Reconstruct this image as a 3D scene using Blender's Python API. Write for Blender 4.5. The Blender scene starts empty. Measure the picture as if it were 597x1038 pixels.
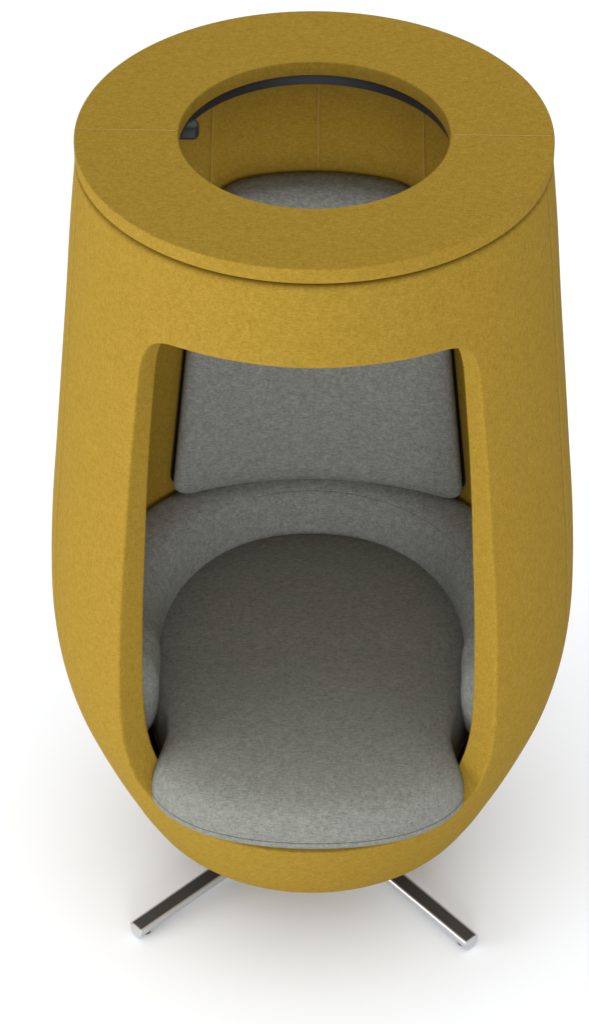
import bpy, bmesh, math
from math import sin, cos, pi, radians, sqrt, hypot, atan2
from mathutils import Vector

scene = bpy.context.scene
C = scene.collection
LIDZ = 1.55                      # height of the lid's top above the floor

# ------------------------------------------------------------------ helpers
def smooth(me):
    for p in me.polygons: p.use_smooth = True

def obj(name, verts, faces, mat, parent=None, uvs=None, sm=True):
    me = bpy.data.meshes.new(name)
    me.from_pydata([tuple(v) for v in verts], [], faces)
    if uvs:
        lay = me.uv_layers.new(name='UVMap')
        for l in me.loops: lay.data[l.index].uv = uvs[l.vertex_index]
    bm = bmesh.new(); bm.from_mesh(me)
    bmesh.ops.recalc_face_normals(bm, faces=bm.faces); bm.to_mesh(me); bm.free()
    if sm: smooth(me)
    me.materials.append(mat)
    o = bpy.data.objects.new(name, me); C.objects.link(o)
    if parent: o.parent = parent
    return o

def pchip(xk, yk, x):
    n = len(xk)
    h = [xk[i+1]-xk[i] for i in range(n-1)]; d = [(yk[i+1]-yk[i])/h[i] for i in range(n-1)]
    m = [d[0]] + [(d[i-1]*h[i]+d[i]*h[i-1])/(h[i-1]+h[i]) for i in range(1, n-1)] + [d[-1]]
    i = 0
    while i < n-2 and x > xk[i+1]: i += 1
    t = (x-xk[i])/h[i]
    return ((2*t**3-3*t**2+1)*yk[i]+(t**3-2*t**2+t)*h[i]*m[i]
            + (-2*t**3+3*t**2)*yk[i+1]+(t**3-t**2)*h[i]*m[i+1])

def lerp(a, b, t): return a+(b-a)*t
def sstep(a, b, x):
    t = min(1, max(0, (x-a)/(b-a))); return t*t*(3-2*t)

# ------------------------------------------------------------------ materials
def new_mat(name):
    m = bpy.data.materials.new(name); m.use_nodes = True
    nt = m.node_tree
    return m, nt, nt.nodes['Principled BSDF']

def fabric(name, dark, mid, light, fine=1.0, contrast=1.0, sheen=0.0):
    """wool melange: fine crossing fibres, flecks and soft blotches"""
    m, nt, b = new_mat(name)
    N, L = nt.nodes.new, nt.links.new
    tc = N('ShaderNodeTexCoord')
    def noise(sx, sy, sz, scale, detail=3, rough=.6):
        mp = N('ShaderNodeMapping'); mp.inputs['Scale'].default_value = (sx, sy, sz)
        L(tc.outputs['Object'], mp.inputs['Vector'])
        n = N('ShaderNodeTexNoise'); n.inputs['Scale'].default_value = scale
        n.inputs['Detail'].default_value = detail; n.inputs['Roughness'].default_value = rough
        L(mp.outputs['Vector'], n.inputs['Vector']); return n.outputs['Fac']
    def math_(op, a, c):
        n = N('ShaderNodeMath'); n.operation = op
        for i, v in enumerate((a, c)):
            if isinstance(v, (int, float)): n.inputs[i].default_value = v
            else: L(v, n.inputs[i])
        return n.outputs[0]
    horiz = noise(.8, 3.4, 3.4, 105*fine, 2)     # threads running across
    vert = noise(3.4, .8, .8, 105*fine, 2)       # threads running up and down
    fleck = noise(1, 1, 1, 330*fine, 2)
    blot = noise(1, 1, 1, 60*fine, 3, .6)
    s = math_('ADD', math_('MULTIPLY', horiz, .34), math_('MULTIPLY', vert, .26))
    s = math_('ADD', s, math_('MULTIPLY', fleck, .24))
    s = math_('ADD', s, math_('MULTIPLY', blot, .16))
    cr = N('ShaderNodeValToRGB'); e = cr.color_ramp.elements
    w = .085/contrast
    e[0].position = .5-w; e[0].color = (*dark, 1)
    e[1].position = .5+w; e[1].color = (*light, 1)
    k = e.new(.5); k.color = (*mid, 1)
    L(s, cr.inputs['Fac']); L(cr.outputs['Color'], b.inputs['Base Color'])
    bp = N('ShaderNodeBump'); bp.inputs['Strength'].default_value = .35
    bp.inputs['Distance'].default_value = .0016
    L(s, bp.inputs['Height']); L(bp.outputs['Normal'], b.inputs['Normal'])
    b.inputs['Roughness'].default_value = .95
    b.inputs['Specular IOR Level'].default_value = .05
    b.inputs['Sheen Weight'].default_value = sheen
    b.inputs['Sheen Roughness'].default_value = .5
    b.inputs['Sheen Tint'].default_value = (*[min(1, c*2) for c in mid], 1)
    return m

M_YEL = fabric('mustard_wool', (.234,.144,.016), (.280,.176,.022), (.332,.212,.034), 1.3, .8)
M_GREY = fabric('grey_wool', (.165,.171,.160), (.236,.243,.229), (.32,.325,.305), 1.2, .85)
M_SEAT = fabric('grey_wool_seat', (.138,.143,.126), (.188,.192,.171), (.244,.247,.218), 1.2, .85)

def plain(name, col, rough, metal=0.0, spec=.5, var=.08, scale=60):
    m, nt, b = new_mat(name)
    N, L = nt.nodes.new, nt.links.new
    tc = N('ShaderNodeTexCoord'); n = N('ShaderNodeTexNoise'); n.inputs['Scale'].default_value = scale
    L(tc.outputs['Object'], n.inputs['Vector'])
    mx = N('ShaderNodeMix'); mx.data_type = 'RGBA'
    mx.inputs['A'].default_value = (*[c*(1-var) for c in col], 1)
    mx.inputs['B'].default_value = (*[min(1, c*(1+var)) for c in col], 1)
    L(n.outputs['Fac'], mx.inputs['Factor']); L(mx.outputs['Result'], b.inputs['Base Color'])
    b.inputs['Roughness'].default_value = rough; b.inputs['Metallic'].default_value = metal
    b.inputs['Specular IOR Level'].default_value = spec
    return m

M_CHROME = plain('brushed_aluminium', (.55,.555,.56), .42, .75, var=.10, scale=220)
M_BLACK = plain('black_plastic', (.036,.036,.036), .5, 0, .35)
M_STEEL = plain('dark_steel', (.018,.020,.023), .5, .0, .4)
M_CLAMP = plain('dark_grey_clamp', (.018,.021,.026), .45, 0, .5)
M_GAPSHADE = plain('gap_shade_black', (.008,.008,.009), .95, 0, .05)  # near-black colour for the shade painted beside the back cushion
M_THREAD = plain('dark_thread', (.045,.045,.042), .9)
M_FLOOR = plain('white_floor', (.85,.872,.902), .9, 0, .1, var=.005, scale=3)

# ------------------------------------------------------------------ shell profile (outer radius against height below the lid)
zk = [-.03,-.15,-.3,-.45,-.6,-.75,-.85,-.95,-1.05,-1.13,-1.2,-1.26,-1.32,-1.378,-1.407,-1.424]
rk = [.381,.3941,.4079,.4227,.4375,.4521,.4585,.4603,.4514,.4343,.4108,.388,.3625,.335,.315,.28]
ZA = [-z for z in zk]
def rad(z): return pchip(ZA, rk, min(1.424, max(.03, -z)))
T = .053                                    # shell thickness

prof = []                                   # polyline (r, z), top to bottom
z = -.0335
while z > -1.424:
    prof.append((rad(z), z)); z -= .004 if z < -1.36 else .01
prof += [(.28,-1.424),(.255,-1.428),(.22,-1.431),(.16,-1.432),(.10,-1.432),(.04,-1.432)]
S = [0]
for a, b in zip(prof, prof[1:]): S.append(S[-1]+hypot(a[0]-b[0], a[1]-b[1]))
SMAX = S[-1]
import bisect
def at_s(s):
    s = min(SMAX-1e-6, max(0, s)); i = min(len(S)-2, max(0, bisect.bisect_right(S, s)-1))
    t = (s-S[i])/(S[i+1]-S[i]); a, b = prof[i], prof[i+1]
    return lerp(a[0], b[0], t), lerp(a[1], b[1], t)
def thick(z): return pchip([0,.3,.5,.7,.95,1.15,1.3,1.45], [.038,.041,.0455,.053,.0565,.054,.050,.05], min(1.44, max(0, -z)))
def inner(z): return rad(z)-thick(z)
def frame(s, dep):                          # dep = depth inwards from the outer face
    r, z = at_s(s); dep *= thick(z)/T; a = at_s(s-.012); b = at_s(s+.012)
    dx, dz = b[0]-a[0], b[1]-a[1]; l = hypot(dx, dz) or 1
    nx, nz = -dz/l, dx/l                    # outward normal of the profile
    return max(.002, r-nx*dep), z-nz*dep
def s_of_z(z):
    for i in range(len(prof)-1):
        if prof[i][1] >= z >= prof[i+1][1] and prof[i][1] != prof[i+1][1]:
            return lerp(S[i], S[i+1], (prof[i][1]-z)/(prof[i][1]-prof[i+1][1]))
    return 0 if z > prof[0][1] else SMAX
def P(th, s, dep=0):                        # th: degrees from the front, positive to the right
    r, z = frame(s, dep); a = radians(th)
    return (r*sin(a), -r*cos(a), LIDZ+z)

# ------------------------------------------------------------------ chair root
chair = bpy.data.objects.new('pod_chair', None); C.objects.link(chair)
chair['label'] = 'mustard yellow wool pod chair with ring lid, grey cushions and chrome star base'
chair['category'] = 'chair'

# ------------------------------------------------------------------ shell with its window
def build_shell():
    # window outline in (degrees, z), right half from top centre down to bottom centre
    half = [(0,-.1745),(8,-.1745),(16,-.175),(24,-.177),(30,-.179),(34.5,-.183),(37.6,-.193),(39.8,-.212),(41.2,-.243),
            (41.8,-.285),(42.3,-.35),(42.8,-.42),(43.2,-.52),(43.5,-.62),(43.7,-.72),(43.8,-.84),(44.0,-.94),(44.3,-1.01),
            (44.4,-1.06),(44.1,-1.105),(43.1,-1.15),(41.2,-1.18),(38.5,-1.2),(34.5,-1.212),(28,-1.217),(16,-1.218),(0,-1.218)]
    # smooth resample (Catmull-Rom)
    pts = [(a, s_of_z(z)) for a, z in half]
    def resample(pts):
        ext = [(-pts[1][0], pts[1][1])]+pts+[(-pts[-2][0], pts[-2][1])]
        out = []
        for i in range(1, len(ext)-2):
            p0, p1, p2, p3 = ext[i-1:i+3]
            for k in range(12):
                t = k/12
                out.append(tuple(.5*((2*p1[j])+(-p0[j]+p2[j])*t+(2*p0[j]-5*p1[j]+4*p2[j]-p3[j])*t*t
                                     + (-p0[j]+3*p1[j]-3*p2[j]+p3[j])*t**3) for j in (0, 1)))
        out.append(pts[-1]); return out
    R_ = resample(pts)
    K = .0077                               # metres per degree
    d = [0]
    for a, b in zip(R_, R_[1:]): d.append(d[-1]+hypot((a[0]-b[0])*K, a[1]-b[1]))
    def at(x):
        i = min(len(d)-2, max(0, bisect.bisect_right(d, x)-1)); t = (x-d[i])/(d[i+1]-d[i])
        return (lerp(R_[i][0], R_[i+1][0], t), lerp(R_[i][1], R_[i+1][1], t))
    # arc lengths of the two corner middles
    def near(a0, z0):
        s0 = s_of_z(z0); return min(range(len(R_)), key=lambda i: hypot((R_[i][0]-a0)*K, R_[i][1]-s0))
    dt, db, dm = d[near(38.8,-.202)], d[near(42.2,-1.168)], d[-1]
    # patch border on the structured grid
    TH0 = 60.0; nth = 96; nz = 110
    sA, sB = s_of_z(-.09), s_of_z(-1.33)
    cols = [-TH0+2*TH0*i/nth for i in range(nth+1)]
    rows = [lerp(sA, sB, i/nz) for i in range(nz+1)]
    hole, bord = [], []
    h = nth//2
    for i in range(h):      hole.append(at(dt*i/h)); bord.append((cols[h+i], rows[0]))
    for i in range(nz):     hole.append(at(lerp(dt, db, i/nz))); bord.append((cols[-1], rows[i]))
    for i in range(h):      hole.append(at(lerp(db, dm, i/h))); bord.append((cols[-1-i], rows[-1]))
    left_h = [(-a, s) for a, s in hole]; left_b = [(-a, s) for a, s in bord]
    hole = hole+[at(dm)]+left_h[:0:-1]
    bord = bord+[(cols[h], rows[-1])]+left_b[:0:-1]
    n = len(hole)
    # outward (away from window) normals
    nor = []
    for i in range(n):
        a, b = hole[i-1], hole[(i+1) % n]
        tx, ts = (b[0]-a[0])*K, b[1]-a[1]; l = hypot(tx, ts)
        nx, ns = ts/l, -tx/l
        cx = hole[i][0]*K*.9; cs = hole[i][1]-.65
        if nx*cx+ns*cs < 0: nx, ns = -nx, -ns
        nor.append((nx/K, ns))
    verts, uvs, faces, key = [], [], [], {}
    def V(th, s, dep):
        k = (round(th, 3), round(s, 5), round(dep, 5))
        if k not in key:
            key[k] = len(verts); verts.append(P(th, s, dep)); uvs.append((th/57.3*.42, s))
        return key[k]
    rho = .0045
    LAY = 16
    def ring_at(j, dep):                    # j from LAY (border) to 0 (hole edge, moved out by rho)
        t = (j/LAY)**1.6
        return [V(lerp(hole[i][0]+nor[i][0]*rho, bord[i][0], t), lerp(hole[i][1]+nor[i][1]*rho, bord[i][1], t), dep) for i in range(n)]
    rings = [ring_at(j, 0) for j in range(LAY, -1, -1)]
    Q = 5
    for q in range(1, Q+1):
        a = q/Q*pi/2; o = rho*(1-sin(a)); dd = rho*(1-cos(a))
        rings.append([V(hole[i][0]+nor[i][0]*o, hole[i][1]+nor[i][1]*o, dd) for i in range(n)])
    for q in range(1, 6):
        dd = lerp(rho, T-rho, q/6); rings.append([V(hole[i][0], hole[i][1], dd) for i in range(n)])
    for q in range(Q, 0, -1):
        a = q/Q*pi/2; o = rho*(1-sin(a)); dd = T-rho*(1-cos(a))
        rings.append([V(hole[i][0]+nor[i][0]*o, hole[i][1]+nor[i][1]*o, dd) for i in range(n)])
    rings += [ring_at(j, T) for j in range(0, LAY+1)]
    for A, B in zip(rings, rings[1:]):
        for i in range(n):
            k = (i+1) % n; faces.append((A[i], A[k], B[k], B[i]))
    # structured grid round the patch
    so = [75.6, -75.6]; si = [180-30, 180, 180+30, 90, 270]
    extra = []
    for x in so+si:
        x %= 360
        extra += [x-.3, x, x+.3]
    allc = [c % 360 for c in cols]
    base = [TH0+(360-2*TH0)*i/160 for i in range(1, 160)]
    base = [b for b in base if min(abs(b-e) for e in extra) > .8]
    allc = sorted(set(round(c, 4) for c in allc+base+[e % 360 for e in extra]))
    inpatch = lambda c0, c1: (c1 <= TH0+1e-3) or (c0 >= 360-TH0-1e-3)
    top = [sA*i/6 for i in range(6)]
    bot = [lerp(sB, SMAX, i/34) for i in range(1, 35)]
    allr = top+rows+bot
    def th_(c): return c if c <= 180+1e-6 else c-360
    def seamdep(c, s, inner):
        L_ = si if inner else so
        hit = any(abs((x % 360)-c) < .01 for x in L_)
        return (.0035 if hit else 0)
    def grid(inner):
        m = len(allc)
        for j in range(m):
            c0, c1 = allc[j], allc[(j+1) % m]
            c1e = c1 if j < m-1 else 360
            for r in range(len(allr)-1):
                if inpatch(c0, c1e) and len(top) <= r < len(top)+nz: continue
                q = []
                for c, s in ((c0, allr[r]), (c1, allr[r]), (c1, allr[r+1]), (c0, allr[r+1])):
                    g = seamdep(c, s, inner)
                    q.append(V(th_(c), s, (T-g) if inner else g))
                if len(set(q)) == 4: faces.append(tuple(q))
    grid(False); grid(True)
    # top rim
    m = len(allc)
    prev = None
    for j in range(m):
        c0, c1 = allc[j], allc[(j+1) % m]
        g0, g1 = seamdep(c0, 0, 0), seamdep(c1, 0, 0); h0, h1 = seamdep(c0, 0, 1), seamdep(c1, 0, 1)
        faces.append((V(th_(c0), 0, g0), V(th_(c1), 0, g1), V(th_(c1), 0, T-h1), V(th_(c0), 0, T-h0)))
    # closing discs at the very bottom
    for inner in (0, 1):
        dd = T if inner else 0
        faces.append([V(th_(c), SMAX, (dd-seamdep(c, 0, 1)) if inner else seamdep(c, 0, 0)) for c in allc][::(-1 if inner else 1)])
    return obj('shell', verts, faces, M_YEL, chair, uvs)
shell = build_shell()

# ------------------------------------------------------------------ lathe with optional angular seams
def lathe(name, prof2, mat, parent, n=256, seams=(), closed=True, cx=0, cy=0, top_idx=()):
    angs = [360*i/n for i in range(n)]
    ex = []
    for x in seams: ex += [x-.3, x, x+.3]
    angs = sorted([a for a in angs if not ex or min(abs(a-e) for e in ex) > .45]+[e % 360 for e in ex])
    V_, F_ = [], []
    k = len(prof2)
    for a in angs:
        hit = any(abs(a-(x % 360)) < .01 for x in seams)
        for i, (r, z) in enumerate(prof2):
            dz = -.0016 if (hit and i in top_idx) else 0
            V_.append((cx+r*sin(radians(a)), cy-r*cos(radians(a)), z+dz))
    m = len(angs)
    for j in range(m):
        q = (j+1) % m
        for i in range(k if closed else k-1):
            w = (i+1) % k
            F_.append((j*k+i, q*k+i, q*k+w, j*k+w))
    if not closed:
        F_.append([j*k for j in range(m)]); F_.append([j*k+k-1 for j in range(m)][::-1])
    return obj(name, V_, F_, mat, parent)

def rrect(r0, r1, z0, z1, f, seg=5):        # rounded rectangle section, returned counter clockwise
    out = []
    for cx_, cz_, a0 in ((r1-f, z1-f, 0), (r0+f, z1-f, 90), (r0+f, z0+f, 180), (r1-f, z0+f, 270)):
        for i in range(seg+1):
            a = radians(a0+90*i/seg); out.append((cx_+f*cos(a), cz_+f*sin(a)))
    return out

# lid: thick upholstered ring
RI = .2165
lp = rrect(RI, .382, LIDZ-.0265, LIDZ, .0022)
n_top = 12
top_add = []
# extra points along the flat top so the seam can dip
lp2 = lp[:6]+[(lerp(.3798, RI+.0022, t), LIDZ) for t in (.03, .3, .6, .97)]+lp[6:]
lid = lathe('lid', lp2, M_YEL, chair, 288, seams=(90, 270), top_idx=set(range(2, 15)))
# dark spacer the lid sits on, leaving a shadow gap
lathe('lid_spacer', rrect(.340, .368, LIDZ-.034, LIDZ-.0245, .001, 2), M_BLACK, chair, 192)
# dark steel ring under the hole
lathe('lid_ring', rrect(.2235, .2275, LIDZ-.0475, LIDZ-.0268, .001, 2), M_STEEL, chair, 224)
# ceiling ribs from the ring to the shell, out of sight from the front
def box(name, x0, x1, y0, y1, z0, z1, mat, parent, bev=.0, rot=0, seg=3):
    bm = bmesh.new(); bmesh.ops.create_cube(bm, size=1)
    for v in bm.verts:
        v.co = Vector((lerp(x0, x1, v.co.x+.5), lerp(y0, y1, v.co.y+.5), lerp(z0, z1, v.co.z+.5)))
    if bev: bmesh.ops.bevel(bm, geom=bm.edges[:], offset=bev, segments=seg, affect='EDGES', profile=.5)
    me = bpy.data.meshes.new(name); bm.to_mesh(me); bm.free(); smooth(me); me.materials.append(mat)
    o = bpy.data.objects.new(name, me); C.objects.link(o); o.parent = parent
    if rot: o.rotation_euler = (0, 0, rot)
    return o
clamp = box('clamp', -.245, -.188, .064, .092, LIDZ-.063, LIDZ-.030, M_CLAMP, chair, .011, 0, 5)

# sewn seams: pale thread down the inner wall and across the lid
def thread(name, path, rr, mat, parent):
    V_, F_ = [], []
    for i, p in enumerate(path):
        a, b = Vector(path[max(0, i-1)]), Vector(path[min(len(path)-1, i+1)])
        t = (b-a).normalized(); u = t.cross(Vector((0, 1, .3))).normalized(); w = t.cross(u)
        for k in range(6): V_.append(Vector(p)+rr*(cos(k*pi/3)*u+sin(k*pi/3)*w))
    for i in range(len(path)-1):
        for k in range(6):
            l = (k+1) % 6; F_.append((i*6+k, i*6+l, (i+1)*6+l, (i+1)*6+k))
    return obj(name, V_, F_, mat, parent)
M_YTHR = plain('mustard_thread', (.42,.275,.052), .9, var=.1)
for th in (150, 180, 210):
    thread('wall_seam', [P(th, .01+.9*i/60, T-.0010) for i in range(61)], .0009, M_YTHR, shell)
for sx in (-1, 1):
    thread('lid_seam', [(sx*lerp(RI+.004, .377, i/8), 0, LIDZ-.0004) for i in range(9)], .0009, M_YTHR, lid)

# ------------------------------------------------------------------ cushions
def cushion_from_outline(name, outline, rings, mat, centre, parent, crown=None, relaxed=None):
    """outline: closed list of xy; rings: list of (scale, z); last ring closes on the centre"""
    V_, F_ = [], []; n = len(outline)
    for k, z in rings:
        for i, (x, y) in enumerate(outline):
            if relaxed:
                t = sstep(.985, .86, k); x = lerp(x, relaxed[i][0], t); y = lerp(y, relaxed[i][1], t)
            px, py = centre[0]+(x-centre[0])*k, centre[1]+(y-centre[1])*k
            V_.append((px, py, z+(crown(px, py, k) if crown else 0)))
    for r in range(len(rings)-1):
        for i in range(n):
            j = (i+1) % n; F_.append((r*n+i, r*n+j, (r+1)*n+j, (r+1)*n+i))
    c = len(V_); V_.append((*centre, rings[-1][1]+(crown(*centre, 0) if crown else 0)))
    r = len(rings)-1
    for i in range(n): F_.append((r*n+i, r*n+(i+1) % n, c))
    c2 = len(V_); V_.append((*centre, rings[0][1]))
    for i in range(n): F_.append(((i+1) % n, i, c2))
    return obj(name, V_, F_, mat, parent)

def catmull_closed(p, m):
    out = []; n = len(p)
    for i in range(n):
        p0, p1, p2, p3 = p[i-1], p[i], p[(i+1) % n], p[(i+2) % n]
        for k in range(m):
            t = k/m
            out.append(tuple(.5*((2*p1[j])+(-p0[j]+p2[j])*t+(2*p0[j]-5*p1[j]+4*p2[j]-p3[j])*t*t
                                 + (-p0[j]+3*p1[j]-3*p2[j]+p3[j])*t**3) for j in (0, 1)))
    return out

half = [(0,-.426),(.06,-.423),(.12,-.414),(.18,-.395),(.230,-.365),(.261,-.332),(.275,-.301),(.270,-.270),
        (.260,-.238),(.264,-.200),(.280,-.15),(.300,-.08),(.310,0),(.308,.08),(.290,.17),(.245,.25),(.18,.31),(.09,.343)]
seat_pts = half+[(0,.352)]+[(-x, y) for x, y in half[:0:-1]]
outl = catmull_closed(seat_pts, 7)
def unwaist(p):                             # the same outline without the squeeze between the jambs
    h = [(x if not (-.3 < y < .02) else lerp(.276, .310, (y+.300)/.300), y) for x, y in p]; return h
rhalf = unwaist(half)
relaxed = catmull_closed(rhalf+[(0,.352)]+[(-x, y) for x, y in rhalf[:0:-1]], 7)
B = LIDZ
seat_rings = [(.90,B-1.192),(.965,B-1.191),(.992,B-1.187),(1.0,B-1.1815),(1.0,B-1.1775),(.9985,B-1.1745),(.995,B-1.1732),(.9965,B-1.171),
              (.995,B-1.161),(.990,B-1.149),(.982,B-1.138),(.971,B-1.1285),(.956,B-1.120),(.935,B-1.1125),(.905,B-1.1055),
              (.865,B-1.0995),(.81,B-1.0945),(.72,B-1.088),(.58,B-1.0845),(.40,B-1.082),(.2,B-1.080)]
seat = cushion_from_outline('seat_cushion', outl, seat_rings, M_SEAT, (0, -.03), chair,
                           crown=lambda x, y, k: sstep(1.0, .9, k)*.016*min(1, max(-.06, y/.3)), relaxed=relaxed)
# stitched seam just above the lower edge
def tube_closed(name, path, r, mat, parent, n=6, closed=True):
    V_, F_ = [], []; m = len(path)
    for i, p in enumerate(path):
        a = Vector(path[i-1] if (i or closed) else path[0]); b = Vector(path[(i+1) % m] if (i < m-1 or closed) else path[-1])
        t = (b-a).normalized(); u = t.cross(Vector((0, 0, 1))).normalized(); w = t.cross(u)
        for k in range(n):
            q = Vector(p)+r*(cos(2*pi*k/n)*u+sin(2*pi*k/n)*w); V_.append(q)
    for i in range(m if closed else m-1):
        j = (i+1) % m
        for k in range(n):
            l = (k+1) % n; F_.append((i*n+k, i*n+l, j*n+l, j*n+k))
    return obj(name, V_, F_, mat, parent)
tube_closed('seam', [(x*.9952, -.03+(y+.03)*.9952, B-1.1732) for x, y in outl], .0007, M_THREAD, seat)

# back cushion: curved pad standing against the rear wall
def build_back(name='back_cushion', mat=None, grow=0.0, setback=0.0, shift=.004, drop=0.0):
    zt, zb = -.310-drop, -.978+max(0, grow)*1.2
    nu, nv = 48, 60
    def hw(z): return lerp(.204, .271, (zt-z)/(zt-zb))+grow
    # outline of a rounded trapezoid, then concentric rings
    out = []
    def corner(cx, cz, f, a0, seg=10):
        for i in range(seg+1):
            a = radians(a0+90*i/seg); out.append((cx+f*cos(a), cz+f*sin(a)))
    def line(p, q, k):
        for i in range(1, k): out.append((lerp(p[0], q[0], i/k), lerp(p[1], q[1], i/k)))
    ft, fb = .088, .034
    corner(hw(zt-ft)-ft, zt-ft, ft, 0)
    e = out[-1]; line(e, (-(hw(zt-ft)-ft), zt), 24)
    corner(-(hw(zt-ft)-ft), zt-ft, ft, 90)
    e = out[-1]; line(e, (-hw(zb+fb), zb+fb), 30)
    corner(-(hw(zb+fb)-fb), zb+fb, fb, 180)
    e = out[-1]; line(e, (hw(zb+fb)-fb, zb), 28)
    corner(hw(zb+fb)-fb, zb+fb, fb, 270)
    e = out[-1]; line(e, out[0], 30)
    cx, cz = 0, -.61
    n = len(out)
    # inward distances (absolute), height above the back plane as fraction
    def front_y(x, z):
        u = (zt-z)/(zt-zb)
        y0 = lerp(.284, .303, u); Rc = lerp(.36, .72, sstep(0, 1, u))
        return min(y0-x*x/(2*Rc)+setback, wall_y(x, z)-.001)
    def wall_y(x, z):
        r = inner(z)-.004; return sqrt(max(.01, r*r-x*x))
    prof_ = [(0.0, 1.0), (0.0, .75), (0.0, .52), (.0015,.40), (.005,.26), (.011,.145), (.019,.065), (.030,.018), (.045,0), (.08,-.02), (.13,-.05), (.18,-.07)]
    V_, F_ = [], []
    for ins, fr in prof_:
        for (x, z) in out:
            d = hypot(x-cx, (z-cz)*.55); k = max(0.02, 1-ins/max(.18, min(d, .21)))
            px, pz = cx+(x-cx)*k, cz+(z-cz)*lerp(1, k, 1) if ins < .05 else cz+(z-cz)*k
            fy, wy = front_y(px, pz), wall_y(px, pz)
            y = wy-(wy-fy)*(1-fr) if fr >= 0 else fy+fr*.06
            V_.append((px+shift, y, B+pz))
    m = len(prof_)
    for r in range(m-1):
        for i in range(n):
            j = (i+1) % n; F_.append((r*n+i, r*n+j, (r+1)*n+j, (r+1)*n+i))
    # dense caps through centre line
    def cap(r, fn, flip):
        base = [(V_[r*n+i][0]-shift, V_[r*n+i][1], V_[r*n+i][2]) for i in range(n)]
        prev = [r*n+i for i in range(n)]
        for k in (.85, .65, .45, .25, .1):
            cur = []
            for (x, y, z) in base:
                px, pz = x*k, (z-B-cz)*k+cz
                cur.append(len(V_)); V_.append((px+shift, fn(px, pz), B+pz))
            for i in range(n):
                j = (i+1) % n; q = (prev[i], prev[j], cur[j], cur[i]); F_.append(q)
            prev = cur
        c = len(V_); V_.append((shift, fn(0, cz), B+cz))
        for i in range(n): F_.append((prev[i], prev[(i+1) % n], c))
    cap(m-1, lambda x, z: front_y(x, z)-.07*.06, 0)
    cap(0, lambda x, z: wall_y(x, z), 1)
    return obj(name, V_, F_, mat or M_GREY, chair)
back = build_back()
build_back('back_gap_shade', M_GAPSHADE, .0055, .038, .004, .030)  # added black sheet, stands in for the shade in the gaps beside the cushion

# bolster: upholstered horseshoe round the seat, its arms ending in rounded noses
def build_bolster():
    V_, F_ = [], []
    TE = 56.0                               # degrees from the front where the arms end
    n = 150
    secs = []
    def section(th):                        # th degrees from front, 180 = back; returns (r, z) list
        f = abs(180-th)                     # 0 at the back, 128 at the ends
        u = f/(180-TE)
        ri = lerp(.311, .278, sstep(.05, .72, u))+.030*sstep(.80, 1.0, u)     # inner radius at seat level
        # bulge of the arm near its end
        bulge = .003*sstep(.68, .86, u)
        ridge_in = lerp(.014, .030, sstep(.1, .7, u))-.012*sstep(.55, .95, u)
        ztop = lerp(-.995, -1.0, u)
        rw = lambda z: inner(z)-.002
        pts = [(ri+.03, -1.17), (ri+.004, -1.15), (ri-.001, -1.11), (ri-.002-bulge*.6, -1.085), (ri-.001-bulge, -1.060), (ri+.002-bulge, -1.038),
               (ri+ridge_in*.45-bulge*.9, -1.018), (ri+ridge_in*.8-bulge*.7, ztop-.009), (ri+ridge_in+.003-bulge*.4, ztop-.001), (ri+ridge_in+.010, ztop+.006),
               (ri+ridge_in+.026, ztop+.014), (lerp(ri+ridge_in, rw(-.98), .6), ztop+.019), (lerp(ri+ridge_in, rw(-.98), .85), ztop+.020),
               (rw(-.985), ztop+.012), (rw(-1.0), ztop-.01), (rw(-1.06), -1.06), (rw(-1.13), -1.13), (rw(-1.16)-.01, -1.17)]
        return pts
    ths = [TE+(360-2*TE)*i/n for i in range(n+1)]
    # extra dense ends
    ends = [TE+x for x in (.15,.5,1.0,1.6,2.4,3.3,4.4,5.8,7.4)]
    ths = sorted(set([t for t in ths if TE+8.5 < t < 360-TE-8.5]+ends+[360-e for e in ends]))
    for th in ths:
        e = min(th-TE, 360-TE-th)
        k = 1 if e >= 9 else sqrt(max(0, 1-(1-e/9)**2))
        sc = section(th)
        cr = sum(p[0] for p in sc)/len(sc)+.015; cz = -1.10
        a = radians(th)
        for r, z in sc:
            r2, z2 = cr+(r-cr)*lerp(k, 1, .0), cz+(z-cz)*lerp(k, 1, .25)
            V_.append((r2*sin(a), -r2*cos(a), B+z2))
    m = len(secs) or 18
    for i in range(len(ths)-1):
        for j in range(m):
            q = (j+1) % m; F_.append((i*m+j, i*m+q, (i+1)*m+q, (i+1)*m+j))
    F_.append(list(range(m))); F_.append([(len(ths)-1)*m+j for j in range(m)][::-1])
    o = obj('arm_bolster', V_, F_, M_GREY, chair)
    md = o.modifiers.new('sub', 'SUBSURF'); md.levels = 1; md.render_levels = 1
    return o, section
bolster, bsec = build_bolster()
# welt line along the ridge of the bolster
path = []
for i in range(121):
    th = 112+88*i/120; r, z = bsec(th)[8]; th = th; a = radians(th); path.append(((r-.001)*sin(a), -(r-.001)*cos(a), B+z-.0012))
tube_closed('welt', path, .0010, M_GREY, bolster, 6, closed=False)

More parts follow.
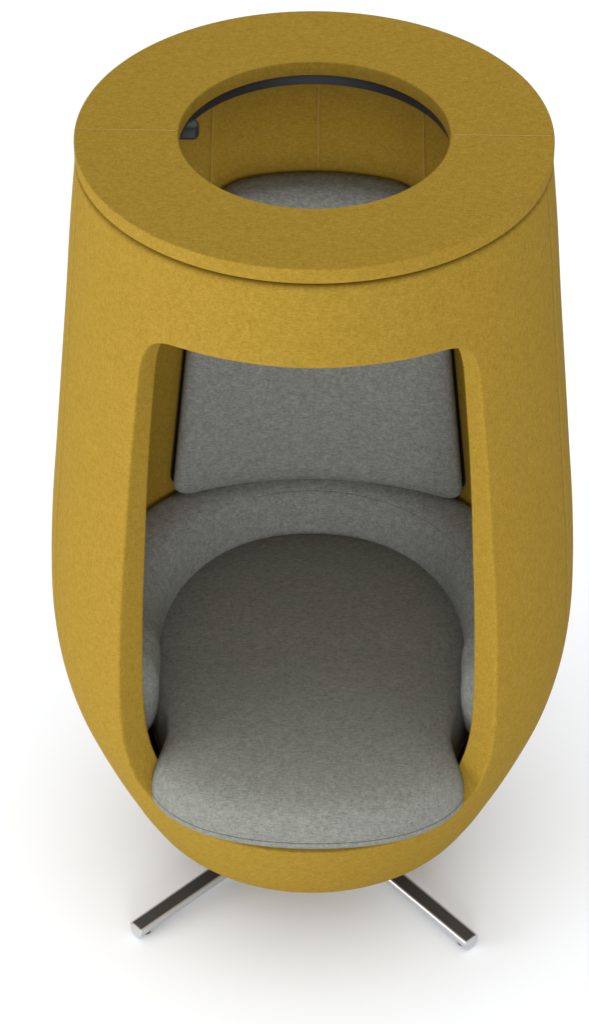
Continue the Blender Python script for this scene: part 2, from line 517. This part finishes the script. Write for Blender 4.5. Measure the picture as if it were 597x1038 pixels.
# ------------------------------------------------------------------ star base
def leg_mesh():
    """leg along +x from the hub, half-round underside, flat lips on top"""
    L0, L1 = .03, .434
    sec = [(-.0165,.0235),(-.0150,.0255),(-.0122,.0258),(-.0118,.0240),(.0118,.0240),(.0122,.0258),(.0150,.0255),(.0165,.0235),
           (.0163,.016),(.0145,.009),(.0105,.004),(.005,.0015),(-.005,.0015),(-.0105,.004),(-.0145,.009),(-.0163,.016)]
    V_, F_ = [], []; m = len(sec)
    xs = [L0, .15, .3, .415, .4300, .4325, L1]
    for x in xs:
        lift = .0025+.022*(1-x/L1)
        k = {L1: .95, .4325: .985}.get(x, 1)
        for y, z in sec: V_.append((x, y*k, lift+.013+(z-.013)*k))
    for i in range(len(xs)-1):
        for j in range(m):
            q = (j+1) % m; F_.append((i*m+j, i*m+q, (i+1)*m+q, (i+1)*m+j))
    F_.append(list(range(m))[::-1]); F_.append([(len(xs)-1)*m+j for j in range(m)])
    return V_, F_
def strip_mesh():
    V_, F_ = [], []
    xs = [.06, .4288, .4302]
    for x in xs:
        lift = .0025+.022*(1-x/.43)
        d = 0 if x < .430 else -.0008
        for y, z in ((-.0115,.0243),(-.0115,.0253),(-.0110,.0258),(.0110,.0258),(.0115,.0253),(.0115,.0243)):
            V_.append((x, y, lift+z+d))
    for i in range(2):
        for j in range(6):
            q = (j+1) % 6; F_.append((i*6+j, i*6+q, (i+1)*6+q, (i+1)*6+j))
    F_.append(list(range(6))[::-1]); F_.append([12+j for j in range(6)])
    return V_, F_
leg0 = obj('leg', *leg_mesh(), M_CHROME, chair)
strip0 = obj('leg_inlay', *strip_mesh(), M_BLACK, leg0, sm=False)
glide0 = lathe('glide', [(.0, .0), (.0085,.0),(.0095,.001),(.0095,.0055),(.0, .0055)], M_BLACK, leg0, 24, closed=False, cx=.411)
for o in (leg0,):
    md = o.modifiers.new('edge', 'EDGE_SPLIT'); md.split_angle = radians(38)
leg0.rotation_euler = (0, 0, radians(-46.2))
for k in (43.8, 133.8, 223.8):
    l = leg0.copy(); C.objects.link(l); l.parent = chair; l.rotation_euler = (0, 0, radians(k))
    for ch in (strip0, glide0):
        c = ch.copy(); C.objects.link(c); c.parent = l
lathe('hub', [(.0,.022),(.05,.022),(.056,.028),(.056,.052),(.05,.060),(.0,.060)], M_CHROME, chair, 64, closed=False)
lathe('column', [(.0,.060),(.028,.060),(.028,.114),(.0,.114)], M_BLACK, chair, 48, closed=False)
chair.rotation_euler = (0, 0, radians(-1.6))

# ------------------------------------------------------------------ floor
g = 40
floor = obj('floor', [(-g,-g,0),(g,-g,0),(g,g,0),(-g,g,0)], [(0,1,2,3)], M_FLOOR, sm=False)
floor['kind'] = 'structure'

# ------------------------------------------------------------------ camera
cam = bpy.data.cameras.new('camera'); co = bpy.data.objects.new('camera', cam); C.objects.link(co)
EL, D, PITCH = .5636, 5.0, .6848
co.location = (-.0313, -D*cos(EL), LIDZ+D*sin(EL)); co.rotation_euler = (pi/2-PITCH, 0, 0)
cam.sensor_fit = 'VERTICAL'; cam.sensor_height = 24; cam.lens = 3159/1038*24; cam.clip_end = 200
scene.camera = co

# ------------------------------------------------------------------ light: white studio, soft key from the front left
w = bpy.data.worlds.new('World'); scene.world = w; w.use_nodes = True
bg = w.node_tree.nodes['Background']; bg.inputs['Color'].default_value = (1, 1, 1, 1)
wn, wl = w.node_tree.nodes.new, w.node_tree.links.new      # added world gradient: brighter towards the zenith, deepens shade below
tcw = wn('ShaderNodeTexCoord'); sep = wn('ShaderNodeSeparateXYZ'); mr = wn('ShaderNodeMapRange')
wl(tcw.outputs['Generated'], sep.inputs[0]); wl(sep.outputs['Z'], mr.inputs['Value'])
mr.inputs['From Min'].default_value = 0; mr.inputs['From Max'].default_value = 1
mr.inputs['To Min'].default_value = .12; mr.inputs['To Max'].default_value = 1.72
wl(mr.outputs['Result'], bg.inputs['Strength'])
def area(name, az, dist, h, size, power, target=(0, 0, .75)):
    l = bpy.data.lights.new(name, 'AREA'); l.shape = 'RECTANGLE'; l.size = size[0]; l.size_y = size[1]; l.energy = power
    o = bpy.data.objects.new(name, l); C.objects.link(o)
    o.location = (dist*sin(radians(az)), -dist*cos(radians(az)), h)
    o.rotation_euler = (Vector(target)-o.location).to_track_quat('-Z', 'Y').to_euler()
    return o
area('key_light', -66, 4.5, .95, (2.4, 1.4), 110, (0, 0, .85))
area('front_light', 3, 4.6, 1.15, (1.6, 1.2), 78, (0, 0, .95))

scene.view_settings.view_transform = 'Standard'; scene.view_settings.look = 'None'
scene.view_settings.exposure = 0; scene.view_settings.gamma = 1
